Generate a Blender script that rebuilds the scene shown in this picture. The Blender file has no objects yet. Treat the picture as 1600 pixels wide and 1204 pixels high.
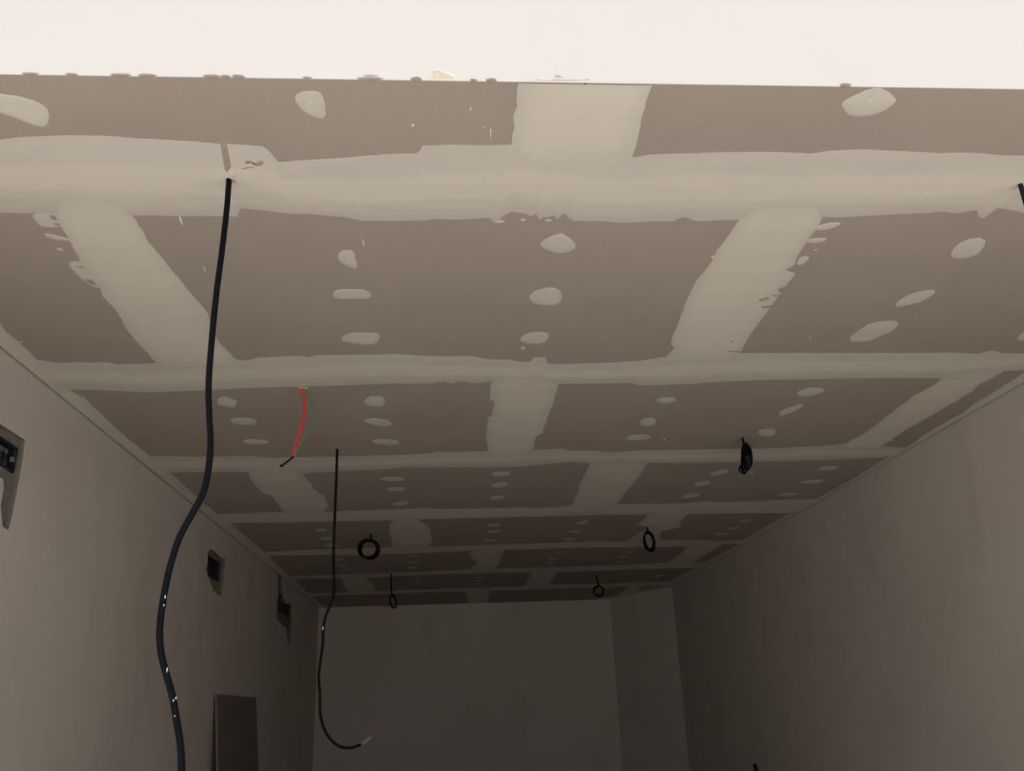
import bpy, bmesh, math, random
from mathutils import Vector, Matrix, noise
random.seed(7)
scene = bpy.context.scene
COL = scene.collection

# ------------------------------------------------------------------ camera, sky, exposure
CAM_Z = 1.55                       # eye height above the floor
F, PITCH, YAW, ROLL = 1388.97, 0.35195, 0.07854, -0.0378
H = 1.15675 + CAM_Z                # underside of the ceiling boards
FW = Vector((math.sin(YAW)*math.cos(PITCH), math.cos(YAW)*math.cos(PITCH), math.sin(PITCH)))
R0 = Vector((math.cos(YAW), -math.sin(YAW), 0)); U0 = R0.cross(FW)
RT = math.cos(ROLL)*R0 + math.sin(ROLL)*U0
UP = -math.sin(ROLL)*R0 + math.cos(ROLL)*U0
EYE = Vector((0, 0, CAM_Z))
cd = bpy.data.cameras.new('camera'); cam = bpy.data.objects.new('camera', cd); COL.objects.link(cam)
cd.sensor_fit = 'HORIZONTAL'; cd.sensor_width = 36; cd.lens = 36*F/1600; cd.clip_start = 0.02
cam.matrix_world = Matrix(((RT.x, UP.x, -FW.x, EYE.x), (RT.y, UP.y, -FW.y, EYE.y), (RT.z, UP.z, -FW.z, EYE.z), (0, 0, 0, 1)))
scene.camera = cam

world = bpy.data.worlds.new('overcast_sky'); scene.world = world; world.use_nodes = True
bg = world.node_tree.nodes['Background']; bg.inputs[0].default_value = (0.97, 0.98, 1.0, 1); bg.inputs[1].default_value = 0.75
sd = bpy.data.lights.new('sun_offscreen', 'SUN'); sun = bpy.data.objects.new('sun_offscreen', sd); COL.objects.link(sun)   
sd.energy = 7.5; sd.angle = 0.009; sd.color = (1.0, 0.97, 0.93)
SAZ, SEL = math.radians(2), math.radians(52)      # high on the right, almost along the facade
sun.rotation_euler = Vector((math.cos(SEL)*math.cos(SAZ), -math.cos(SEL)*math.sin(SAZ), math.sin(SEL))).to_track_quat('Z', 'Y').to_euler()
vs = scene.view_settings
vs.view_transform = 'Standard'; vs.look = 'None'; vs.gamma = 1; vs.use_curve_mapping = False
vs.exposure = 0.22

XL, XR, Y0, YB = -1.428, 2.290, 1.421, 10.15      # room: left wall, right wall, front edge of the ceiling, back wall
DX, DY = 1.815, 9.16                               # splayed corner: from (XR, DY) to (DX, YB)
SEAM = [Y0 + 0.3565 + 1.2*k for k in range(7)]     # long joints between the 1.2 m boards

# ------------------------------------------------------------------ pixel -> place (direction only; the surface gives the distance)
def ray(q):
    return FW + RT*((q[0]-800)/F) + UP*((602-q[1])/F)
def on_ceiling(q):
    d = ray(q); return EYE + d*((H-CAM_Z)/d.z)
def on_x(q, X):
    d = ray(q); return EYE + d*(X/d.x)
def on_y(q, Y):
    d = ray(q); return EYE + d*(Y/d.y)
CROPS = {'1': (0, 80, 2.963), '2': (530, 80, 2.963), '3': (1060, 80, 2.963), '4': (0, 460, 2.963), '5': (530, 460, 2.963),
         '6': (1060, 460, 2.963), 'a': (340, 780, 4.444), 'b': (700, 780, 3.81), 'r': (1380, 560, 7.273), 'l': (0, 480, 6.019),
         'w': (20, 320, 4.571), 'v': (1080, 320, 5.017), 'e': (540, 800, 10), 'x': (960, 790, 8), 'm': (300, 840, 6.689),
         'n': (320, 200, 8.03), 'p': (0, 0, 1)}
def px(*seq):
    """px('1', (x, y), ..., '2', (x, y), ...) -> pixels of the photograph"""
    out = []; c = CROPS['p']
    for s in seq:
        if isinstance(s, str): c = CROPS[s]
        else: out.append((c[0] + s[0]/c[2], c[1] + s[1]/c[2]))
    return out

# ------------------------------------------------------------------ materials
def new_mat(name):
    m = bpy.data.materials.new(name); m.use_nodes = True
    nt = m.node_tree; b = nt.nodes['Principled BSDF']
    return m, nt, b
def node(nt, kind, **kw):
    n = nt.nodes.new(kind)
    for k, v in kw.items(): setattr(n, k, v)
    return n
def noise_node(nt, scale, detail=4, rough=0.55, stretch=(1, 1, 1)):
    tc = node(nt, 'ShaderNodeNewGeometry'); mp = node(nt, 'ShaderNodeMapping'); mp.inputs['Scale'].default_value = stretch
    nz = node(nt, 'ShaderNodeTexNoise'); nz.inputs['Scale'].default_value = scale
    nz.inputs['Detail'].default_value = detail; nz.inputs['Roughness'].default_value = rough
    nt.links.new(tc.outputs['Position'], mp.inputs['Vector']); nt.links.new(mp.outputs['Vector'], nz.inputs['Vector'])
    return nz.outputs['Fac']
def ramp(nt, fac, stops):
    r = node(nt, 'ShaderNodeValToRGB'); el = r.color_ramp.elements
    while len(el) < len(stops): el.new(0.5)
    for e, (p, c) in zip(el, stops): e.position = p; e.color = (*c, 1)
    nt.links.new(fac, r.inputs['Fac']); return r.outputs['Color']
def mix(nt, fac, a, b, blend='MIX'):
    m = node(nt, 'ShaderNodeMix', data_type='RGBA', blend_type=blend)
    for s, v in ((m.inputs[0], fac), (m.inputs[6], a), (m.inputs[7], b)):
        if hasattr(v, 'links'): nt.links.new(v, s)
        else: s.default_value = v if not isinstance(v, tuple) else (*v, 1)
    return m.outputs[2]
def bump(nt, b, height, strength, dist=0.002):
    bp = node(nt, 'ShaderNodeBump'); bp.inputs['Strength'].default_value = strength; bp.inputs['Distance'].default_value = dist
    nt.links.new(height, bp.inputs['Height']); nt.links.new(bp.outputs['Normal'], b.inputs['Normal'])
def plain(name, col, rough=0.6, spec=0.3):
    m, nt, b = new_mat(name); b.inputs['Base Color'].default_value = (*col, 1); b.inputs['Roughness'].default_value = rough
    b.inputs['Specular IOR Level'].default_value = spec
    f = noise_node(nt, 60, 2)
    nt.links.new(ramp(nt, f, [(0.3, tuple(c*0.9 for c in col)), (0.7, tuple(min(1, c*1.08) for c in col))]), b.inputs['Base Color'])
    return m

def paper_mat():
    m, nt, b = new_mat('board_paper')
    fine = noise_node(nt, 260, 3, 0.7); big = noise_node(nt, 2.2, 3)
    c = ramp(nt, fine, [(0.3, (0.365, 0.303, 0.258)), (0.7, (0.425, 0.360, 0.312))])
    c = mix(nt, 0.35, c, ramp(nt, big, [(0.35, (0.36, 0.302, 0.262)), (0.65, (0.42, 0.358, 0.305))]))
    nt.links.new(c, b.inputs['Base Color']); b.inputs['Roughness'].default_value = 0.9; b.inputs['Specular IOR Level'].default_value = 0.15
    bump(nt, b, fine, 0.15, 0.0006); return m
def compound_mat():
    m, nt, b = new_mat('joint_compound')
    at = node(nt, 'ShaderNodeAttribute', attribute_name='coat')
    streak = noise_node(nt, 9, 4, 0.6, (0.35, 3.0, 1)); cloud = noise_node(nt, 5, 3)
    ad = node(nt, 'ShaderNodeMath', operation='MULTIPLY_ADD'); ad.inputs[1].default_value = 0.9; 
    nt.links.new(streak, ad.inputs[0]); nt.links.new(at.outputs['Fac'], ad.inputs[2])
    sb = node(nt, 'ShaderNodeMath', operation='SUBTRACT', use_clamp=True); sb.inputs[1].default_value = 0.45
    nt.links.new(ad.outputs[0], sb.inputs[0])
    c = ramp(nt, sb.outputs[0], [(0.0, (0.545, 0.500, 0.445)), (0.45, (0.62, 0.575, 0.515)), (1.0, (0.715, 0.648, 0.560))])
    c = mix(nt, 0.25, c, ramp(nt, cloud, [(0.3, (0.63, 0.575, 0.505)), (0.7, (0.72, 0.655, 0.575))]))
    nt.links.new(c, b.inputs['Base Color']); b.inputs['Roughness'].default_value = 0.75; b.inputs['Specular IOR Level'].default_value = 0.25
    bump(nt, b, streak, 0.12, 0.001); return m
def wall_mat(name, a, c_, stain, amount):
    m, nt, b = new_mat(name)
    big = noise_node(nt, 1.1, 5, 0.6); st = noise_node(nt, 2.6, 6, 0.65, (1, 1, 0.45)); fine = noise_node(nt, 120, 4, 0.7)
    c = ramp(nt, big, [(0.35, a), (0.65, c_)])
    f = ramp(nt, st, [(0.56, (0, 0, 0)), (0.74, (amount,)*3)])
    c = mix(nt, f, c, stain)
    nt.links.new(c, b.inputs['Base Color']); b.inputs['Roughness'].default_value = 0.85; b.inputs['Specular IOR Level'].default_value = 0.2
    bump(nt, b, fine, 0.12, 0.001); return m
M_PAPER = paper_mat(); M_COMP = compound_mat()
M_WALL = wall_mat('wall_plaster', (0.59, 0.53, 0.47), (0.64, 0.58, 0.52), (0.42, 0.35, 0.27), 0.35)
M_HEAD = wall_mat('header_paint', (0.755, 0.715, 0.69), (0.775, 0.737, 0.712), (0.74, 0.70, 0.67), 0.4)
M_FLOOR = wall_mat('concrete_floor', (0.17, 0.16, 0.148), (0.21, 0.198, 0.182), (0.14, 0.13, 0.12), 0.4)
M_GROUND = wall_mat('paving_outside', (0.47, 0.455, 0.435), (0.52, 0.505, 0.48), (0.41, 0.39, 0.37), 0.4)
M_SLAB = plain('dark_slab', (0.10, 0.095, 0.09), 0.95)
M_MORTAR = plain('grey_mortar', (0.20, 0.18, 0.16), 0.95)
M_BLACKBOX = plain('black_plastic', (0.012, 0.015, 0.022), 0.45)
M_GREYBOX = plain('dusty_grey_plastic', (0.17, 0.18, 0.19), 0.6)
M_DUSTY, _nt, _b = new_mat('dusty_dark_plastic')
_nt.links.new(ramp(_nt, noise_node(_nt, 38, 5, 0.7), [(0.40, (0.018, 0.022, 0.032)), (0.52, (0.07, 0.075, 0.08)), (0.66, (0.24, 0.235, 0.23))]), _b.inputs['Base Color'])
_b.inputs['Roughness'].default_value = 0.8
M_CABLE = plain('black_cable', (0.004, 0.005, 0.008), 0.45, 0.09)
M_NAVY = plain('blue_black_cable', (0.006, 0.013, 0.030), 0.5, 0.2)
M_RED = plain('red_wire', (0.62, 0.055, 0.04), 0.4, 0.5)
M_GREEN = plain('green_wire', (0.05, 0.26, 0.10), 0.4, 0.5)
M_GREYTIP = plain('grey_blue_wire', (0.16, 0.19, 0.27), 0.4, 0.5)
M_COPPER = plain('orange_wire', (0.55, 0.20, 0.10), 0.4, 0.5)
M_FLECK = plain('white_paint_fleck', (0.78, 0.76, 0.72), 0.7)
M_YELLOW = plain('yellow_smear', (0.73, 0.65, 0.50), 0.8)
M_DIRT = plain('grey_smear', (0.48, 0.45, 0.43), 0.8)
M_DARKBOARD = plain('dark_board_face', (0.20, 0.165, 0.14), 0.9)
M_TORN = plain('torn_board_core', (0.66, 0.60, 0.50), 0.9)

# ------------------------------------------------------------------ object helpers
def link(name, verts, faces, mat, parent=None, smooth=False, coat=None):
    me = bpy.data.meshes.new(name); me.from_pydata([tuple(v) for v in verts], [], faces); me.validate()
    if coat is not None:
        a = me.attributes.new('coat', 'FLOAT', 'POINT'); a.data.foreach_set('value', coat)
    me.materials.append(mat)
    if smooth: me.polygons.foreach_set('use_smooth', [True]*len(me.polygons))
    o = bpy.data.objects.new(name, me); COL.objects.link(o)
    if parent: o.parent = parent
    return o
def box_geo(x0, x1, y0, y1, z0, z1):
    v = [(x, y, z) for x in (x0, x1) for y in (y0, y1) for z in (z0, z1)]
    f = [(0, 1, 3, 2), (4, 6, 7, 5), (0, 4, 5, 1), (2, 3, 7, 6), (0, 2, 6, 4), (1, 5, 7, 3)]
    return v, f
def box(name, b, mat, parent=None):
    v, f = box_geo(*b); return link(name, v, f, mat, parent)
def prism(name, poly, z0, z1, mat, parent=None):
    n = len(poly); v = [(x, y, z0) for x, y in poly] + [(x, y, z1) for x, y in poly]
    f = [tuple(range(n))[::-1], tuple(range(n, 2*n))] + [(i, (i+1) % n, n+(i+1) % n, n+i) for i in range(n)]
    o = link(name, v, f, mat, parent); return o
def tag(o, label=None, cat=None, group=None, kind=None):
    for k, v in (('label', label), ('category', cat), ('group', group), ('kind', kind)):
        if v: o[k] = v
    return o
def spline(pts, step):
    """Catmull-Rom through pts, resampled"""
    P = [Vector(p) for p in pts]; P = [P[0]*2-P[1]] + P + [P[-1]*2-P[-2]]; out = []
    for i in range(1, len(P)-2):
        a, b, c, d = P[i-1:i+3]; n = max(2, int((c-b).length/step))
        for k in range(n):
            t = k/n
            out.append(0.5*((2*b)+(c-a)*t+(2*a-5*b+4*c-d)*t*t+(3*b-a-3*c+d)*t**3))
    out.append(P[-2]); return out
def tube_geo(pts, r, sides=10):
    v, f = [], []; n = len(pts); ref = None
    for i, p in enumerate(pts):
        t = (pts[min(i+1, n-1)]-pts[max(i-1, 0)]).normalized()
        if ref is None: ref = t.orthogonal().normalized()
        ref = (ref - t*ref.dot(t)).normalized(); s = t.cross(ref)
        rr = r[i] if isinstance(r, list) else r
        for k in range(sides):
            a = 2*math.pi*k/sides; v.append(p + ref*(math.cos(a)*rr) + s*(math.sin(a)*rr))
    for i in range(n-1):
        for k in range(sides):
            f.append((i*sides+k, i*sides+(k+1) % sides, (i+1)*sides+(k+1) % sides, (i+1)*sides+k))
    f.append(tuple(range(sides))[::-1]); f.append(tuple((n-1)*sides+k for k in range(sides)))
    return v, f
def tube(name, pts, r, mat, parent=None, step=0.012, sides=10):
    v, f = tube_geo(spline(pts, step), r, sides); return link(name, v, f, mat, parent, True)
def empty(name, loc, label, cat, group=None):
    o = bpy.data.objects.new(name, None); COL.objects.link(o); o.location = loc; o.empty_display_size = 0.05
    return tag(o, label, cat, group)
def hold(root, *parts):
    for p in parts:
        p.parent = root; p.matrix_parent_inverse = Matrix.Translation(-Vector(root.location))

# ------------------------------------------------------------------ the setting: shell
TOP = H + 0.10
floor = box('floor', (XL-0.15, XR+0.15, Y0, YB+0.15, -0.12, 0.0), M_FLOOR)
tag(floor, 'grey concrete floor of the unfinished room', kind='structure')
ground = box('pavement', (-14, 14, -16, Y0, -0.12, 0.0), M_GROUND)
tag(ground, 'pale paving outside the open front of the room', kind='structure')
ceiling = box('ceiling', (XL-0.15, XR+0.15, Y0+0.2, YB+0.15, TOP, TOP+0.15), M_SLAB)
tag(ceiling, 'plasterboard ceiling with filled joints and screw spots', kind='structure')
hp = [(Y0, H), (Y0+0.002, H), (Y0+0.002, H+0.03), (Y0+0.2, H+0.03), (Y0+0.2, H+2.6), (Y0, H+2.6)]
head = link('wall_front', [(x, y, z) for x in (XL-5, XR+5) for y, z in hp],
            [tuple(range(6)), tuple(range(11, 5, -1))] + [(i, i+6, (i+1) % 6+6, (i+1) % 6) for i in range(6)], M_HEAD)
tag(head, 'bright white header wall above the front edge of the ceiling', kind='structure')
for nm, a, b in (('wall_front_left', XL-5, XL-0.15), ('wall_front_right', XR+0.15, XR+5)):
    o = box(nm, (a, b, Y0, Y0+0.2, 0, H), M_HEAD); tag(o, 'white outside wall beside the open front', kind='structure')
wr = box('wall_right', (XR, XR+0.15, Y0, YB+0.15, 0, TOP), M_WALL); tag(wr, 'plain plastered wall on the right', kind='structure')
wb = box('wall_back', (XL, XR, YB, YB+0.15, 0, TOP), M_WALL); tag(wb, 'plain plastered back wall in deep shade', kind='structure')
wc = prism('wall_back_right', [(XR, DY), (XR, YB), (DX, YB)], 0, TOP, M_WALL); tag(wc, 'splayed wall across the back right corner', kind='structure')

# left wall with three open recesses cut into the plaster
def wall_poly(seq):
    return [(p.y, p.z) for p in (on_x(q, XL) for q in seq)]
REC1 = wall_poly(px((-46, 630), (0, 662), (39, 687), (36, 712), (29, 752), (20, 800), (13, 828), (4, 822), (1, 790), (6, 762), (5, 748), (-10, 740), (-40, 735)))
REC2 = wall_poly(px('m', (165, 150), (190, 120), (235, 140), (300, 205), (330, 212), (347, 200), (346, 260), (330, 440), (308, 604), (260, 592), (250, 540), (228, 565), (205, 490), (185, 450), (165, 390), (153, 340), (165, 250)))
REC3 = wall_poly(px('m', (902, 375), (946, 412), (943, 560), (965, 650), (985, 690), (1020, 680), (1040, 690), (1043, 880), (1022, 1120), (1005, 1120), (990, 950), (930, 890), (885, 850), (888, 700), (900, 600)))
wl = box('wall_left', (XL-0.15, XL, Y0, YB+0.15, 0, TOP), M_WALL)
tag(wl, 'plastered wall on the left with open box recesses near the ceiling', kind='structure')
def cut(poly, depth, mat):
    n = len(poly)
    v = [(XL-depth, y, z) for y, z in poly] + [(XL+0.05, y, z) for y, z in poly]
    f = [tuple(range(n)), tuple(range(n, 2*n))[::-1]] + [(i, n+i, n+(i+1) % n, (i+1) % n) for i in range(n)]
    c = link('cutter', v, f, mat)
    bm = bmesh.new(); bm.from_mesh(c.data); bmesh.ops.recalc_face_normals(bm, faces=bm.faces); bm.to_mesh(c.data); bm.free()
    md = wl.modifiers.new('cut', 'BOOLEAN'); md.operation = 'DIFFERENCE'; md.object = c; md.solver = 'EXACT'; md.material_mode = 'TRANSFER'
    dg = bpy.context.evaluated_depsgraph_get(); dg.update()
    me = bpy.data.meshes.new_from_object(wl.evaluated_get(dg)); wl.modifiers.clear(); wl.data = me
    bpy.data.objects.remove(c)
for poly, d, mt in ((REC1, 0.045, M_MORTAR), (REC2, 0.045, M_MORTAR), (REC3, 0.045, M_MORTAR)): cut(poly, d, mt)
def rough_bed(name, poly, x, mat, hollow=None):
    """uneven mortar bed in a recess"""
    ys = [p[0] for p in poly]; zs = [p[1] for p in poly]
    y0, y1, z0, z1 = min(ys), max(ys), min(zs), max(zs)
    def inside(y, z):
        c = False; n = len(poly)
        for i in range(n):
            (ya, za), (yb, zb) = poly[i], poly[i-1]
            if (za > z) != (zb > z) and y < (yb-ya)*(z-za)/(zb-za)+ya: c = not c
        return c
    n, m = 60, 60; v, f = [], []
    for i in range(n+1):
        for j in range(m+1):
            y = y0+(y1-y0)*i/n; z = z0+(z1-z0)*j/m
            v.append((x + 0.006*noise.noise((y*30, z*30, 3)), y, z))
    for i in range(n):
        for j in range(m):
            yc = y0+(y1-y0)*(i+.5)/n; zc = z0+(z1-z0)*(j+.5)/m
            if hollow and hollow[0] < yc < hollow[1] and hollow[2] < zc < hollow[3]: continue
            if inside(yc, zc) or inside(yc+(y1-y0)/n, zc) or inside(yc-(y1-y0)/n, zc) or inside(yc, zc+(z1-z0)/m) or inside(yc, zc-(z1-z0)/m):
                a = i*(m+1)+j; f.append((a, a+1, a+m+2, a+m+1))
    return link(name, v, f, mat, wl, True)
def patch_plate(w, hgt):
    """dusty, dented plate inside the box"""
    n, m = 24, 12; v, f = [], []
    for i in range(n+1):
        for j in range(m+1):
            y = -w/2+0.026+(w-0.058)*i/n; z = 0.015+(hgt-0.030)*j/m
            v.append((0.013+0.006*noise.noise((y*45, z*45, 1.0)), y, z))
    for i in range(n):
        for j in range(m): a = i*(m+1)+j; f.append((a, a+m+1, a+m+2, a+1))
    return link('dusty_plate', v, f, M_DUSTY, None, True)
def junction_box(y0, y1, z0, z1, x, label, cover=False, tilt=0.0):
    t = empty('junction_box', (x, (y0+y1)/2, z0), label, 'junction box')
    w, hgt = y1-y0, z1-z0; e = 0.008; d = 0.030
    ch = []
    for b in ((0, d, -w/2, -w/2+e, 0, hgt), (0, d, w/2-e, w/2, 0, hgt), (0, d, -w/2+e, w/2-e, 0, e), (0, d, -w/2+e, w/2-e, hgt-e, hgt)):
        ch.append(box('side_wall', b, M_BLACKBOX))
    ch.append(box('back_plate', (0, 0.004, -w/2+e, w/2-e, e, hgt-e), M_BLACKBOX))
    if cover:
        ch.append(patch_plate(w, hgt))
        for s in (0.3, 0.7):
            ch.append(box('knockout', (0.016, 0.021, -w/2+w*s-0.010, -w/2+w*s+0.006, hgt*0.3, hgt*0.62), M_BLACKBOX))
    for s in (-1, 1):
        ch.append(box('screw_lug', (0.018, d, s*(w/2-0.016)-0.006, s*(w/2-0.016)+0.006, hgt/2-0.008, hgt/2+0.008), M_BLACKBOX if not cover else M_GREYBOX))
    for c in ch: c.parent = t
    t.rotation_euler = (tilt, 0, 0)
    return t
def bed_and_box(rec, bed_x, bed_mat, y0, y1, z0, z1, x, label, cover=False, tilt=0.0):
    rough_bed('mortar_bed', rec, bed_x, bed_mat, (y0+0.006, y1-0.006, z0+0.006, z1-0.006))
    junction_box(y0, y1, z0, z1, x, label, cover, tilt)
q = on_x((33, 697), XL); q2 = on_x((25, 738), XL)
bed_and_box(REC1, XL-0.012, M_MORTAR, q.y-0.22, q.y-0.005, q2.z, q.z-0.005, XL-0.036, 'dusty black junction box in the largest grey mortar patch on the left wall', True, -0.03)
q = on_x(px('m', (170, 270))[0], XL); q2 = on_x(px('m', (305, 470))[0], XL)
bed_and_box(REC2, XL-0.016, M_MORTAR, q.y+0.03, q2.y-0.02, q2.z+0.005, q2.z+0.125, XL-0.042, 'dark junction box in the small ragged wall hole above the leaning board')
q = on_x(px('m', (905, 700))[0], XL); q2 = on_x(px('m', (1035, 860))[0], XL)
bed_and_box(REC3, XL-0.016, M_MORTAR, q.y+0.08, q2.y-0.02, q2.z+0.02, q2.z+0.16, XL-0.042, 'black junction box in the wall chase that runs up to the ceiling')

# ------------------------------------------------------------------ ceiling boards, each one a part of the ceiling
G = 0.0015; EDGE = 0.007
rows = [Y0+0.001] + SEAM + [YB]
butts = [[0.28], [-0.85, 0.885], [0.295, 2.03], [-0.825, 0.875], [-0.257, 1.49], [0.30, 2.05], [-0.815, 0.86], [0.298]]
for k, bx in enumerate(butts):
    xs = [XL+EDGE] + bx + [XR-EDGE]
    for i in range(len(xs)-1):
        x0, x1 = xs[i]+G, xs[i+1]-G; y0, y1 = rows[k]+G, rows[k+1]-G
        if x1 > DX and y1 > DY:          # board trimmed to the splayed corner
            def edge_x(y): return XR - (XR-DX)*(y-DY)/(YB-DY) - EDGE
            if y0 < DY: poly = [(x0, y0), (x1, y0), (x1, DY), (edge_x(y1), y1), (x0, y1)]
            else: poly = [(x0, y0), (min(x1, edge_x(y0)), y0), (edge_x(y1), y1), (x0, y1)]
            prism('plasterboard', poly, H, H+0.0125, M_PAPER, ceiling)
        else:
            box('plasterboard', (x0, x1, y0, y1, H, H+0.0125), M_PAPER, ceiling)

# ------------------------------------------------------------------ joint compound
def interp(pl, x):
    if x <= pl[0][0]: return pl[0][1]
    for (a, b), (c, d) in zip(pl, pl[1:]):
        if x <= c: return b + (d-b)*(x-a)/max(1e-9, c-a)
    return pl[-1][1]
def mono(pl):
    pl = sorted(pl); out = [pl[0]]
    for p in pl[1:]:
        out.append((max(p[0], out[-1][0]+1e-4), p[1]))
    return out
PROF = [(0, 0.0, 0.15), (0.03, 0.45, 0.2), (0.16, 0.7, 0.35), (0.30, 0.85, 0.55), (0.36, 1.0, 1.0), (0.5, 1.1, 1.0), (0.64, 1.0, 1.0), (0.70, 0.85, 0.55), (0.84, 0.7, 0.35), (0.97, 0.45, 0.2), (1, 0.0, 0.15)]
FLAT = [(0, 0.0, 0.35), (0.025, 0.5, 0.45), (0.10, 0.8, 0.75), (0.2, 0.95, 1.0), (0.5, 1.0, 1.0), (0.8, 0.95, 1.0), (0.90, 0.8, 0.75), (0.975, 0.5, 0.45), (1, 0.0, 0.35)]
def strip(A, B, along, depth, prof, s0, s1, step, rag, seed, name='joint_compound', fade=False, s0pad=0.0):
    """coat of filler between two traced edges; along='x' for long joints, 'y' for butt joints"""
    ia, ib = (0, 1) if along == 'x' else (1, 0)
    A = mono([(p[ia], p[ib]) for p in A]); B = mono([(p[ia], p[ib]) for p in B])
    n = max(4, int((s1-s0)/step)); v, f, coat = [], [], []; m = len(prof)
    for i in range(n+1):
        s = s0+(s1-s0)*i/n
        def rg(off):
            return rag*(noise.noise((s*14, off, seed))*1.0 + 0.7*noise.noise((s*60, off, seed)) + 0.45*noise.noise((s*190, off, seed)))
        a = interp(A, s)+rg(0.3); b = interp(B, s)+rg(7.7)
        for t, d, c in prof:
            w = t
            if 0.1 < t < 0.9: w = t + 0.03*noise.noise((s*2.5, t*3, seed+9))
            y = a+(b-a)*w; z = H - 0.0002 - depth*d
            if fade:
                e = min(1.0, max(0.0, (min(s-s0+s0pad, s1-s)-0.05)/0.12)); c = c*e + 0.42*(1-e)
            v.append((s, y, z) if along == 'x' else (y, s, z)); coat.append(c)
    for i in range(n):
        for j in range(m-1):
            q = i*m+j; fc = (q, q+1, q+m+1, q+m)
            f.append(fc if along == 'y' else fc[::-1])
    o = link(name, v, f, M_COMP, ceiling, True, coat); return o
def edge(*seq): return [on_ceiling(q) for q in px(*seq)]

LONG = [  # (near-edge trace, far-edge trace), as they run from the left wall to the right wall
 (edge('1', (0,410),(60,400),(180,392),(300,388),(480,390),(700,405),(900,418),(1020,429),(1055,428),(1150,435),(1215,440),(1238,453),(1290,514),(1370,505),(1600,492),
       '2', (190,478),(370,470),(380,436),(550,432),(680,435),(800,432),(900,440),(1370,490),(1430,478),(1600,472),
       '3', (130,468),(350,465),(500,468),(620,472),(700,460),(850,453),(1000,460),(1200,470),(1400,470),(1500,480),(1600,483)),
  edge('1', (0,748),(140,750),(300,755),(610,760),(800,762),(1100,765),(1112,725),(1210,735),(1340,752),(1450,755),(1520,762),(1600,768),
       '2', (50,772),(110,785),(250,785),(400,783),(430,778),(560,778),(700,770),(715,795),(740,790),(760,760),(800,742),(850,750),(900,765),(910,745),(925,780),(950,765),(970,770),(990,755),(1010,780),(1040,750),(1080,785),(1200,785),(1270,792),(1400,790),(1560,785),
       '3', (0,775),(30,765),(80,785),(280,780),(500,775),(665,768),(760,768),(870,762),(1000,755),(1150,750),(1210,742),(1290,750),(1383,733),(1390,765),(1410,772),(1480,725),(1600,748)), 0.0016, 0.0016),
 (edge('p', (63,562),(93,567),(116,565.5),(141,566),(168,565.5),(184,569),(246,567),(300,564),(366,561),(388,563),(405,558),(472,555.5),(483,558),(493,554.5),(540,554),
       '5', (250,275),(450,285),(620,285),(700,300),(780,300),(850,312),(890,310),(898,290),(955,288),(962,318),(1030,322),(1250,315),(1400,305),(1510,288),
       '6', (295,270),(500,270),(800,270),(1100,270),(1280,268),(1380,275),(1450,258),(1500,270),(1600,272)),
  edge('p', (90,606), '4', (350,440),(480,442),(700,452),(900,445),(1200,430),(1390,425),(1600,420),
       '5', (250,412),(440,412),(480,400),(520,412),(560,400),(600,408),(640,410),(700,402),(850,412),(1020,415),(1350,408),(1390,420),(1600,415),
       '6', (150,405),(400,395),(800,388),(1000,385),(1220,388),(1500,355),(1600,350)), 0.0015, 0.0022),
 (edge('4', (690,745),(900,750),(1180,745),(1240,755),(1600,748), '5', (390,738),(450,728),(690,725),(800,722),(895,718),(1040,712),(1060,722),(1180,722),(1250,730),(1400,720),(1600,718),
       '6', (400,712),(560,705),(700,698),(770,690),(945,705),(1060,708)),
  edge('4', (780,825),(1000,820),(1150,822),(1400,828),(1600,815), '5', (200,808),(330,800),(600,800),(700,800),(850,795),(1000,780),(1080,775),(1150,780),(1430,778),(1600,780),
       '6', (200,775),(400,770),(600,768),(760,762),(900,755),(975,750)), 0.0014, 0.004),
 (edge('4', (1010,1015),(1300,1005),(1515,1005), '5', (0,1003),(200,995),(330,990),(380,985),(450,992),(600,990),(800,985),(1000,985),(1085,970),(1285,970),(1600,965),
       '6', (140,955),(160,960),(400,955),(450,950),(640,945)),
  edge('4', (1060,1058),(1300,1055),(1600,1048), '5', (240,1045),(380,1040),(600,1035),(800,1030),(1000,1025),(1200,1020),(1430,1018), '6', (50,1015),(300,1012),(510,1012)), 0.0014, 0.005),
 (edge('a', (320,365),(600,350),(900,340),(1190,330),(1490,328),(1600,325), 'b', (300,268),(600,258),(860,250),(1075,248),(1265,240),(1600,245)),
  edge('a', (350,390),(700,385),(1000,385),(1300,375),(1600,365), 'b', (130,305),(340,300),(700,290),(1000,285),(1280,283),(1420,278),(1560,268)), 0.0014, 0.006),
 (edge('a', (500,530),(800,520),(1200,510),(1600,492), 'b', (150,413),(290,410),(600,402),(900,395),(1150,385),(1300,375),(1400,372)),
  edge('a', (540,550),(850,548),(1030,542),(1300,530),(1600,515), 'b', (490,435),(660,430),(900,425),(1150,414),(1450,408)), 0.0014, 0.007),
 (edge('a', (620,650),(910,645),(1100,635),(1600,618), 'b', (200,522),(450,518),(600,505),(900,500),(1290,486)),
  edge('a', (650,670),(1000,660),(1300,650),(1600,640), 'b', (100,545),(240,545),(500,535),(900,525),(1080,520),(1300,512)), 0.0014, 0.007)]
for k, (A, B, dep, rag) in enumerate(LONG):
    strip(A, B, 'x', dep, PROF if k < 3 else FLAT, XL+0.03, XR-0.03 if k < 6 else 2.20, 0.006 if k < 3 else 0.012, rag, 10+k)

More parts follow.
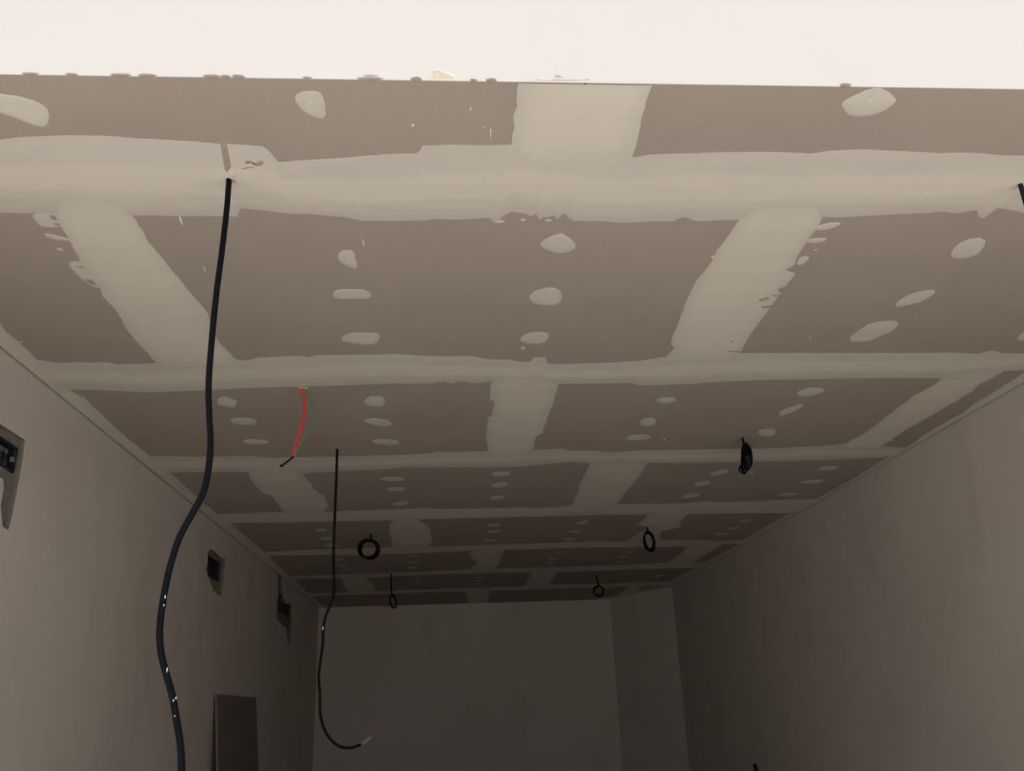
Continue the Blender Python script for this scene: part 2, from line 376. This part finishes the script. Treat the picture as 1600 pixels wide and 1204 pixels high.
BUTT = [
 (edge('2', (830,135),(822,200),(825,250),(805,300),(810,340),(800,400),(795,435)), edge('2', (1455,138),(1425,220),(1400,310),(1385,400),(1360,475)), Y0+0.004, SEAM[0]),
 (edge('w', (300,50),(345,150),(400,250),(470,370),(510,440),(600,540),(640,650),(720,735),(770,800),(800,870),(870,960),(930,1025),(1030,1130)),
  edge('w', (850,70),(930,190),(960,255),(1100,420),(1250,600),(1400,780),(1410,860),(1440,930),(1500,1010),(1600,1110)), SEAM[0], SEAM[1]),
 (edge('v', (375,120),(300,230),(200,360),(165,440),(60,570),(0,670), '3', (90,1050),(25,1185), '5', (1600,45),(1535,220),(1550,250),(1515,285)),
  edge('v', (1020,100),(1000,165),(930,260),(830,400),(815,470),(740,510),(820,535),(760,610),(690,700),(600,830),(500,960),(385,1150)), SEAM[0], SEAM[1]),
 (edge('5', (705,400),(700,488),(720,492),(705,560),(690,570),(680,650),(690,725)), edge('5', (1015,415),(990,500),(960,580),(940,640),(912,655),(895,715)), SEAM[1], SEAM[2]),
 (edge('r', (680,220),(600,285),(350,420),(100,610),(0,685), '6', (880,630),(815,665),(770,690)), edge('r', (1360,150),(1090,300),(1030,360),(850,470),(560,640),(250,815),(10,980)), SEAM[1], SEAM[2]),
 (edge('4', (1150,825),(1170,870),(1210,915),(1260,935),(1310,1000)), edge('4', (1400,830),(1440,875),(1450,900),(1500,930),(1520,980),(1500,1005)), SEAM[2], SEAM[3]),
 (edge('5', (1165,780),(1155,800),(1110,880),(1110,900),(1080,970)), edge('5', (1425,780),(1390,840),(1330,910),(1285,970)), SEAM[2], SEAM[3]),
 (edge('e', (750,140),(690,165),(680,280),(710,380),(720,460),(715,545)), edge('e', (1165,130),(1280,210),(1330,280),(1350,400),(1340,478),(1305,492),(1320,540)), SEAM[3], SEAM[4]),
 (edge('x', (415,110),(380,160),(270,240),(430,262),(420,300),(300,330),(160,440)), edge('x', (920,105),(820,200),(825,262),(580,318),(580,430)), SEAM[3], SEAM[4]),
 (edge('b', (135,305),(130,340),(175,375),(135,410)), edge('b', (340,300),(315,340),(310,380),(285,410)), SEAM[4], SEAM[5]),
 (edge('x', (900,490),(860,570),(760,650),(640,715)), edge('x', (1340,480),(1180,600),(1000,715)), SEAM[4], SEAM[5]),
 (edge('a', (860,550),(880,600),(910,645)), edge('a', (1025,545),(1080,590),(1105,635)), SEAM[5], SEAM[6]),
 (edge('b', (495,435),(450,520)), edge('b', (650,435),(600,505)), SEAM[5], SEAM[6]),
 (edge('b', (100,545),(120,610)), edge('b', (250,545),(235,605)), SEAM[6], YB-0.004),
 (edge('b', (1080,520),(970,590)), edge('b', (1160,512),(1075,580)), SEAM[6], YB-0.05)]
for k, (A, B, s0, s1) in enumerate(BUTT):
    strip(A, B, 'y', 0.0012, FLAT, s0, s1, 0.006 if k < 5 else 0.015, 0.0026 if k < 3 else 0.005, 40+k, fade=True, s0pad=9.0 if k == 0 else 0.0)

# filler along the two side walls
LE = edge('p', (0,505),(12,519),(33,538),(50,553),(70,575),(100,600),(113,611),(136,624.5),(183,671),(233,711),(267,738),(287,757),(337.5,801),(360,817),(412,861),(419,867),(452.5,899),(461.5,904),(479.5,925),(486,931),(506.5,948))
strip([Vector((XL+EDGE, y, 0)) for y in (Y0, YB)], LE, 'y', 0.0012, [(0, 0.9, 0.8), (0.3, 1, 1), (0.7, 0.9, 0.7), (0.9, 0.6, 0.4), (0.97, 0.4, 0.25), (1, 0, 0.15)], Y0+0.004, YB-0.004, 0.012, 0.004, 70)
RE = edge('p', (1600,582),(1559,608),(1523,630),(1504,645),(1462.5,667),(1442,680),(1416,699),(1389,713),(1313,759),(1276,779),(1232,801.5),(1161,843),(1155,849),(1105,876),(1085,888),(1062,898))
strip([Vector((XR-EDGE, y, 0)) for y in (Y0, DY)], RE, 'y', 0.0012, [(0, 0.9, 0.6), (0.3, 1, 0.7), (0.7, 0.8, 0.5), (0.9, 0.6, 0.3), (0.97, 0.4, 0.2), (1, 0, 0.1)], Y0+0.004, DY-0.02, 0.012, 0.004, 71)
# splayed corner: filler along it
strip([Vector((XR-0.012, DY-0.01, 0)), Vector((DX+0.0, YB-0.03, 0))], [Vector((XR-0.16, DY-0.01, 0)), Vector((DX-0.16, YB-0.03, 0))], 'y', 0.0012, FLAT, DY-0.01, YB-0.03, 0.015, 0.004, 72)

def patch(name, poly, mat, depth, parent=ceiling, plane='z', c_edge=0.3, c_mid=0.65, rag=0.0012, dense=0.012):
    """thin closed smear with a traced outline; plane z: on the ceiling, y: on the face of the header"""
    if plane == 'z' and mat is M_COMP:          # rounded corners, as a trowel leaves them
        poly = [q for i in range(len(poly)) for q in (poly[i-1].lerp(poly[i], 0.72), poly[i].lerp(poly[(i+1) % len(poly)], 0.28))]
    pts = []; n = len(poly)
    for i in range(n):
        a, b = poly[i], poly[(i+1) % n]; m = max(1, int((b-a).length/dense))
        for k in range(m):
            p = a+(b-a)*(k/m)
            if plane == 'z': p = p + Vector((rag*noise.noise(p*70), rag*noise.noise(p*70+Vector((9, 3, 1))), 0))
            pts.append(p)
    c = sum(pts, Vector())/len(pts); v, f, coat = [], [], []; n = len(pts)
    off = Vector((0, 0, -1)) if plane == 'z' else Vector((0, -1, 0))
    for s, d, cc in ((1, 0.0001, c_edge), (0.93, depth*0.8, c_edge+0.1), (0.6, depth, c_mid)):
        for p in pts: v.append(c+(p-c)*s+off*d); coat.append(cc)
    v.append(c+off*depth*1.05); coat.append(c_mid)
    for r in range(2):
        for i in range(n): f.append((r*n+i, r*n+(i+1) % n, (r+1)*n+(i+1) % n, (r+1)*n+i))
    for i in range(n): f.append((2*n+i, 2*n+(i+1) % n, 3*n))
    o = link(name, v, f, mat, parent, True, coat)
    bm = bmesh.new(); bm.from_mesh(o.data); bmesh.ops.recalc_face_normals(bm, faces=bm.faces)
    if bm.faces and sum((fc.normal.dot(off) for fc in bm.faces)) < 0: bmesh.ops.reverse_faces(bm, faces=bm.faces)
    bm.to_mesh(o.data); bm.free(); return o

# filled screw spots: the large ones by outline, the others by centre, width, height, tilt
SPOTS = [px('1', (-60,190),(60,203),(120,215),(190,240),(232,280),(220,350),(180,350),(120,330),(50,300),(-60,270)),
 px('1', (1360,215),(1380,190),(1440,180),(1480,188),(1500,215),(1515,320),(1440,300),(1390,265)),
 px('3', (748,240),(790,215),(900,165),(960,175),(1005,215),(1010,235),(940,285),(860,303),(790,300),(765,270)),
 px((527,400),(533,391),(545,390),(553,392),(556,405),(559,420),(545,417),(531,410)),
 px('2', (925,885),(1020,835),(1065,860),(1105,905),(1060,930),(1010,938),(940,910)),
 px((519,461),(524,452),(550,451),(575,452),(583,466),(555,467),(525,467)),
 px('2', (878,1120),(960,1090),(1010,1095),(1032,1120),(1025,1175),(930,1175),(885,1160)),
 px('5', (0,210),(40,175),(140,175),(192,180),(185,215),(150,235),(50,225)),
 px('5', (833,205),(870,175),(960,170),(975,195),(945,232),(850,225)),
 px('3', (1255,930),(1320,870),(1425,858),(1410,920),(1360,955),(1270,962)),
 px((1395,480),(1410,464),(1440,453),(1468,452),(1445,470),(1415,478)),
 px('6', (770,215),(860,145),(920,122),(1025,118),(1010,160),(920,200),(870,220)),
 px('6', (1560,215),(1585,180),(1620,160),(1680,165),(1640,210))]
SCREWS = [(17, 157), (485, 159), (1360, 157), (545, 401), (876, 381), (552, 459), (855, 465), (567, 528.5), (841, 527), (1510, 388), (1431, 466), (1373, 515), (1604, 524)]
ELL = [(355,628,30,16,8),(381,658,44,11,3),(400,690,40,8,2),(586,627,34,17,0),(591,659,46,11,8),(603,690,42,9,3),(1041,625,30,10,-4),(1013,659,26,13,-8),(998,683,38,9,-3),(1267,612,44,13,-6),(1235,640,42,9,-22),(1199,675,28,13,-5),
 (613,748,40,7,0),(620,764,32,7,-3),(626,786,26,6,-4),(782,740,30,8,-3),(780,757,26,8,-8),(778,777,24,7,-5),(1124,738,30,7,-12),(1098,755,26,7,-9),(1080,774,32,7,-9),(1295,731,34,7,-6),(1270,752,38,6,-5),(1231,772,32,5,-3),
 (502,828,19,5,0),(509,841,19,5,0),(517,852,22,4,0),(772,820,20,5,-5),(771,830,22,4,-4),(764,844,24,3,0),(910,816,20,5,-9),(898,830,20,4,-5),(888,842,20,3,-3),(1164.6,813.7,20,3,-6),(1147,824.5,20,3,-5),(1126.5,834,20,3,-3),
 (918,846,12,2.5,0),
 (530,874,13,2.5,0),(536,883,14,2.5,0),(541,890,14,2.5,0),(646,868,16,2.6,0),(646,878,16,2.6,0),(645,886,16,2.2,0),(876,862,16,2.6,-4),(863,873,18,2.6,-4),(859,879,18,2.4,-4),(984,862,14,2.6,-6),(973,870,15,2.6,-6),(969,877,15,2.4,-6),
 (653,905,12,1.8,0),(653,911,12,1.8,0),(750,902,13,1.8,0),(748,907,13,1.8,0),(746,912,13,1.8,0),(1033,898,11,1.8,-6),(1027,901,11,1.8,-6)]
random.seed(3)
for cx, cy, w, h_, tl in ELL:
    a0 = random.random()*6.3; pl = []
    for k in range(9):
        a = 2*math.pi*k/9 + 0.25*random.uniform(-1, 1); r = random.uniform(0.86, 1.12)
        u, v_ = math.cos(a)*w/2*r, math.sin(a)*h_/2*r
        # squarer than an ellipse: a trowel leaves blunt ends
        u = max(-w/2, min(w/2, u*1.1)); v_ = max(-h_/2, min(h_/2, v_*1.15)); t = math.radians(tl)
        pl.append((cx+u*math.cos(t)-v_*math.sin(t), cy+u*math.sin(t)+v_*math.cos(t)))
    SPOTS.append(pl); SCREWS.append((cx+random.uniform(-.1, .1)*w, cy) if cy < 700 else None)
for pl, sc in zip(SPOTS, SCREWS):
    big = (max(p[0] for p in pl)-min(p[0] for p in pl)) > 25
    o = patch('filler_patch', [on_ceiling(q) for q in pl], M_COMP, 0.0010, dense=0.012 if big else 0.03, c_edge=0.2, c_mid=0.45)
    if sc:
        p = on_ceiling(sc); bm = bmesh.new()
        bmesh.ops.create_cone(bm, cap_ends=True, segments=10, radius1=0.0026, radius2=0.0016, depth=0.0012)
        me = bpy.data.meshes.new('screw_head'); bm.to_mesh(me); bm.free(); me.materials.append(M_FLECK)
        s = bpy.data.objects.new('screw_head', me); COL.objects.link(s); s.location = (p.x, p.y, H-0.0012); s.rotation_euler.x = math.pi; s.parent = o

# ragged scraps of filler beside the joints, and bare slivers where the trowel skipped
SCRAPS = [px('w', (130,60),(255,62),(320,60),(345,150),(340,160),(210,162),(160,110)), px('w', (220,200),(300,215),(385,235),(420,262),(290,250),(240,225)), px('w', (300,312),(340,308),(370,325),(330,328)),
 px('w', (385,405),(500,400),(560,430),(640,560),(620,610),(500,540),(430,470)),
 px('v', (980,170),(1060,140),(1185,135),(1150,170),(1060,195),(970,205)), px('v', (915,262),(1070,255),(1050,285),(990,300),(900,300)), px('v', (815,470),(850,405),(935,400),(910,440),(860,475)), px('v', (960,350),(992,345),(985,355),(965,360)),
 px('v', (150,395),(190,400),(195,440),(165,430)), px('3', (1392,740),(1478,722),(1420,770),(1400,776)), px('5', (835,240),(870,245),(850,260)),
 px('2', (720,785),(770,782),(760,795),(725,796)), px('2', (835,775),(865,775),(860,788),(840,787)), px('2', (950,780),(980,778),(985,788),(955,788)),
 px('4', (375,470),(400,472),(395,478)), px('l', (170,318),(220,315),(210,340)), px('6', (600,200),(620,196),(612,206))]
for s in SCRAPS: patch('filler_scrap', [on_ceiling(q) for q in s], M_COMP, 0.0009, c_edge=0.2, c_mid=0.45)
BARE = [px('n', (190,195),(275,195),(300,300),(345,520),(318,560),(305,610),(282,625),(230,540),(245,500),(215,320)),
 px('n', (500,400),(560,390),(640,430),(720,420),(720,390),(750,430),(720,460),(640,470),(580,430),(500,440)), px('n', (420,505),(520,480),(640,470),(600,490),(480,512)),
 px('w', (255,68),(300,66),(320,105),(290,105)), px('w', (280,125),(325,125),(340,145),(310,142)),
 px('v', (510,752),(560,725),(620,718),(560,738),(640,735),(560,752)), px('v', (540,795),(640,778),(620,800),(560,808)), px('v', (620,705),(690,698),(660,715)), px('v', (680,655),(760,622),(720,660),(690,680)), px('v', (275,1136),(400,1142),(390,1152),(290,1146)), px('v', (300,1070),(330,1055),(320,1075)),
 px('w', (430,438),(500,432),(520,450),(470,442)), px('w', (510,528),(570,528),(600,570),(560,560)),
 px('x', (375,1030),(480,1000),(600,985),(540,1008),(420,1035)), px('x', (960,725),(1060,655),(1200,560),(1380,485),(1540,475),(1400,545),(1250,620),(1110,705)),
 px('e', (430,140),(480,145),(500,150),(460,165))]
for s in BARE: patch('bare_paper', [on_ceiling(q) for q in s], M_PAPER, 0.0019, rag=0.0006)
# small white drips on the paper
for a in (px('w', (1185,85),(1200,85),(1215,140),(1205,140)), px('w', (1360,445),(1368,443),(1380,482),(1375,484)), px('2', (105,870),(110,870),(118,900),(112,900)), px('2', (698,360),(704,360),(704,400),(699,400)), px('2', (335,338),(347,338),(346,348),(337,348)), px('2', (605,262),(611,262),(611,275),(606,275)), px('4', (1255,829),(1320,829),(1320,833),(1257,833)), px('5', (1495,668),(1512,668),(1508,675)), px('2', (668,348),(674,350),(672,358))):
    patch('plaster_drip', [on_ceiling(q) for q in a], M_FLECK, 0.0012, rag=0)

# crumbs of plaster along the front edge of the ceiling, smears on the header
def lump(name, c, rx, ry, rz, mat, parent, seed):
    bm = bmesh.new(); bmesh.ops.create_icosphere(bm, subdivisions=2, radius=1)
    for v in bm.verts:
        k = 1+0.28*noise.noise(v.co*2.1+Vector((seed*3.1, 0, 0))); v.co = Vector((v.co.x*rx*k, v.co.y*ry*k, v.co.z*rz*k))
    me = bpy.data.meshes.new(name); bm.to_mesh(me); bm.free(); me.materials.append(mat)
    o = bpy.data.objects.new(name, me); COL.objects.link(o); o.location = c; o.parent = parent; return o
for i, (x, y, w, d) in enumerate([(188,116.5,26,3),(228,116.5,24,3),(330,117,22,3.5),(352,117.5,14,3),(372,118,16,4),(112,117,16,2.5),(48,117,20,2.5),(578,121.5,36,3),(650,123,15,5),(768,125.5,14,4.5),(740,125,10,2.5),(1323,131,16,5),(480,121,12,2)]):
    p = on_ceiling((x, y)); s = 1.75/F
    lump('plaster_crumb', (p.x, Y0-0.001, H+0.001), w*s*0.6, d*s*1.15, 0.0022, M_PAPER, ceiling, i)
for nm, seq, mt in (('yellow_smear', px('2', (432,95),(455,80),(480,92),(505,100),(530,108),(535,124),(480,128),(435,124)), M_YELLOW), ('dirt_smear', px('2', (905,129),(960,131),(1050,133),(1155,128),(1158,133),(1050,137),(930,135)), M_DIRT),
                    ('dirt_smear', px('2', (995,118),(1010,105),(1030,115),(1045,122),(1015,122)), M_DIRT), ('dirt_smear', px('2', (110,112),(150,104),(185,112),(180,119),(120,119)), M_DIRT)):
    patch(nm, [on_y(q, Y0) for q in seq], mt, 0.0006, head, 'y')

# ------------------------------------------------------------------ cables
def down(pts, top, wob=0.0, seed=0):
    """pixels of a hanging cable -> points near the vertical plane below its hole"""
    out = []
    for i, q in enumerate(pts):
        Y = top.y + (wob*noise.noise((i*0.7, seed, 0.5)) if i else 0); out.append(on_y(q, Y))
    return out
# thick cable hanging in front of the left wall
top = on_ceiling((358, 279)); t = empty('hanging_cable', top, 'long thick black cable hanging from a torn notch in the ceiling, flecked with paint', 'cable')
P = down([(358,279),(354,330),(347,390),(338,460),(331,530),(326,600),(327,650),(329,690),(326,730),(318,768),(300,803),(281,838),(267,880),(257,925),(250,975),(251,1015),(259,1050),(269,1085),(276,1125),(282,1165),(283.5,1204),(282,1260),(276,1330)], top)
P = [P[0]+Vector((0, 0, 0.06))] + P
hold(t, tube('sheath', P, 0.0064, M_CABLE, step=0.01, sides=14))
for (x, y, l) in ((258,932,8),(256,945,5),(261,1046,11),(275,1090,6),(271,1094,5),(273,1118,4)):
    p = on_y((x, y), top.y-0.0062); q = lump('paint_fleck', p, 0.0011, 0.001, l*0.4*1.5/F, M_FLECK, None, x); hold(t, q)
tf = [on_ceiling(q) for q in px('n', (318,560),(350,540),(380,600),(385,672),(330,640),(305,612))]
patch('torn_flap', tf, M_TORN, 0.004, rag=0)
# its twin at the right
top2 = on_ceiling((1594, 287)); t = empty('hanging_cable', top2, 'blue-black cable dropping from a short torn slit in the widest filled joint', 'cable')
P2 = [top2+Vector((0, 0, 0.06)), top2, top2+Vector((0.001, 0, -0.05)), top2+Vector((0.006, 0.004, -0.2)), top2+Vector((0.02, 0.01, -0.5)), top2+Vector((0.01, 0, -0.9)), top2+Vector((0.03, 0.01, -1.3))]
hold(t, tube('sheath', P2, 0.0058, M_NAVY, step=0.01, sides=12))
patch('torn_slit', [on_ceiling(q) for q in px((1575,305),(1586,290),(1592,285),(1602,277),(1606,280),(1594,292),(1584,298))], M_TORN, 0.002, rag=0)
# thin cable with grey-blue end
top3 = on_ceiling((527, 701)); t = empty('hanging_cable', top3, 'thin black cable hanging straight down then curling up to a bare blue-grey end', 'cable')
P3 = down([(527,701),(525,760),(522.5,820),(521,870),(521.5,905),(521,930),(514,950),(508,965),(505,985),(504.5,1005),(501,1030),(498,1056),(500,1085),(500,1110),(503.5,1130),(511,1147),(522,1160),(535,1167),(550,1167.5),(564,1162.5)], top3)
hold(t, tube('sheath', [P3[0]+Vector((0, 0, 0.05))]+P3, 0.0058, M_CABLE, step=0.012))
E3 = down([(563,1163),(570,1158.5),(579,1150.5)], top3)
for i, o_ in enumerate((Vector((0, 0, 0.002)), Vector((0.003, -0.003, -0.002)), Vector((-0.002, 0.003, -0.001)))):
    hold(t, tube('bare_wire', [E3[0]+o_*0.3, E3[1]+o_*(1.3), E3[2]+o_*(0.8)+Vector((0.004*i-0.004, 0, 0.004*i-0.003))], 0.0026, M_GREYTIP, step=0.008, sides=8))
hold(t, lump('paint_fleck', on_y((504.5, 981), top3.y-0.006), 0.003, 0.002, 0.008, M_FLECK, None, 5))
# red and green wires
top4 = on_ceiling((473, 606)); t = empty('wire_bundle', top4, 'red and green wires from a hole in the ceiling, taped at the end', 'wires')
up = Vector((0, 0, 0.04))
for nm, seq, mt, dy in (('red_wire', [(470.5,606),(473,618),(476,634),(473,652),(469,668),(464,685),(459.5,700),(457.5,714)], M_RED, 0), ('red_wire', [(473,606),(476,617),(478,632),(475,652),(471,668),(466,686),(462,700),(459.5,714)], M_RED, 0.006),
                        ('green_wire', [(474.5,606),(480,620),(489,636),(492.5,648),(489,660),(480,672),(472,686),(465,700),(459,713)], M_GREEN, 0.012)):
    pts = [p+Vector((0, dy*math.sin(math.pi*i/(len(seq)-1)), 0)) for i, p in enumerate(down(seq, top4))]
    hold(t, tube(nm, [pts[0]+up]+pts, 0.0031, mt, step=0.01, sides=8))
pts = down([(459,712),(454,717),(447,722.5),(440,727.5)], top4)
hold(t, tube('black_tip', pts, 0.0038, M_CABLE, step=0.006, sides=8))
hold(t, lump('tape_end', pts[-1], 0.007, 0.006, 0.005, M_CABLE, None, 2))
patch('hole_rim', [on_ceiling(q) for q in px((466,605),(470,603.5),(480,605),(481,607.5),(474,608),(467,607.5))], M_TORN, 0.0012, rag=0.0005)

def coil(stem, loops, r, label, tips=(), group=None):
    """cable coiled up below its hole; stem and loops in pixels of the photo, laid near the plane below the hole"""
    top = on_ceiling(stem[0]); t = empty('coiled_cable', top, label, 'cable')
    pts = [top+Vector((0, 0, 0.05))] + down(stem, top)
    for li, (cx, cy, rx, ry, tilt, turns, a0) in enumerate(loops):
        n = int(turns*14)
        for k in range(n+1):
            a = a0 + 2*math.pi*turns*k/n; tt = math.radians(tilt)
            j = 1+0.20*noise.noise((k*0.21, li*1.7, cx)); u, w = rx*j*math.cos(a), ry*j*math.sin(a)
            Y = top.y + 0.012*math.sin(k*0.45+li) + 0.010*li + 0.006*(k/14) - (0.04 if rx < ry*0.7 else 0.0)*math.cos(a)
            pts.append(on_y((cx+u*math.cos(tt)-w*math.sin(tt), cy+u*math.sin(tt)+w*math.cos(tt)), Y))
    hold(t, tube('sheath', pts, r, M_CABLE, step=0.012, sides=8))
    for nm, seq, mt, rr in tips:
        hold(t, tube(nm, down(seq, top), rr, mt, step=0.01, sides=8))
    return t
PI = math.pi
coil([(1159.8,683),(1161.5,690),(1163,696)], [(1165,713,3.2,19,-2,1.0,-PI/2),(1166,714,6.5,21,-4,1.0,-PI/2),(1163.5,717,4.6,22,3,1.0,-PI/2),(1168.5,711,5.2,17,-5,1.0,-PI/2),(1159.5,731,3.4,6.5,25,1.0,-PI/2)], 0.0052,
     'tightly bundled long black cable coil hanging from the board beside the right wall', (('bare_wire', [(1169,730),(1172.5,737),(1177,745)], M_GREYTIP, 0.0032),))
coil([(580,834),(579.5,838),(580,842)], [(574,856.5,14.5,14.5,20,1.0,-PI*0.35),(578,859,13.5,15,-15,1.0,-PI*0.45),(575.5,857,12.5,13.5,10,1.0,-PI*0.4),(577,857.5,15,14,0,1.0,-PI*0.4)], 0.0062,
     'wide round coil of black cable hanging from the ceiling next to a rounded filler patch')
coil([(1012.5,824),(1012,827),(1011.5,830)], [(1013.5,846,7,14,-10,2.0,-PI/2),(1015.5,846,7.6,15,-12,2.0,-PI/2)], 0.0062,
     'narrow oval coil of black cable hanging from a ragged filler patch', (('bare_wire', [(1013.5,825),(1015,827.5)], M_FLECK, 0.004),))
coil([(611.5,896),(611,910),(611.5,920),(612,927)], [(614,939,5,10.5,-10,2.0,-PI/2),(614.5,940,4.3,9.5,-14,1.0,-PI/2)], 0.0062,
     'small black cable loop on a long straight stem with an orange wire end', (('orange_wire', [(611,947.5),(604,947.2),(597,946)], M_COPPER, 0.006),))
coil([(930.5,897.5),(933,906),(936,914)], [(935,922.5,8,7.5,25,2.0,-PI*0.45),(936,923.5,7.5,7.5,35,2.0,-PI*0.45)], 0.0065,
     'small round loop of black cable on a slanting stem near the splayed corner')

# cable stub on the right wall
s = on_x((1189, 1203), XR); t = empty('cable_stub', s, 'short black cable stub sticking out of the right wall', 'cable')
hold(t, tube('sheath', [s+Vector((0.03, 0, -0.05)), s+Vector((-0.02, 0, -0.04)), s+Vector((-0.035, 0, 0.0)), s+Vector((-0.045, 0.0, 0.045))], 0.013, M_CABLE))

# ------------------------------------------------------------------ board leaning on the left wall
a = on_x((339, 1086), XL+0.02); b = on_x((400.6, 1089), XL+0.02)
LT = (a.z+b.z)/2; W = b.y-a.y
t = empty('leaning_board', (XL, (a.y+b.y)/2, 0), 'dark sheet of plasterboard leaning against the left wall', 'board')
lean = 0.16; nrm = Vector((LT, 0, lean)).normalized(); th = 0.0125
def sheet(name, o0, o1, w0, w1, mat):
    base = Vector((XL+lean+0.012, 0, 0.0)); tp = Vector((XL+0.006, 0, LT)); v = []
    for yy in (w0, w1):
        for oo in (o0, o1):
            for p in (base, tp): v.append(p + nrm*oo + Vector((0, (a.y+b.y)/2+yy, 0)))
    f = [(0, 1, 3, 2), (4, 6, 7, 5), (0, 2, 6, 4), (1, 5, 7, 3), (0, 4, 5, 1), (2, 3, 7, 6)]
    o = link(name, v, f, mat); hold(t, o)
sheet('board_face', 0.0, th, -W/2+0.012, W/2, M_DARKBOARD)
sheet('cut_edge', 0.0, th, -W/2, -W/2+0.012, M_MORTAR)
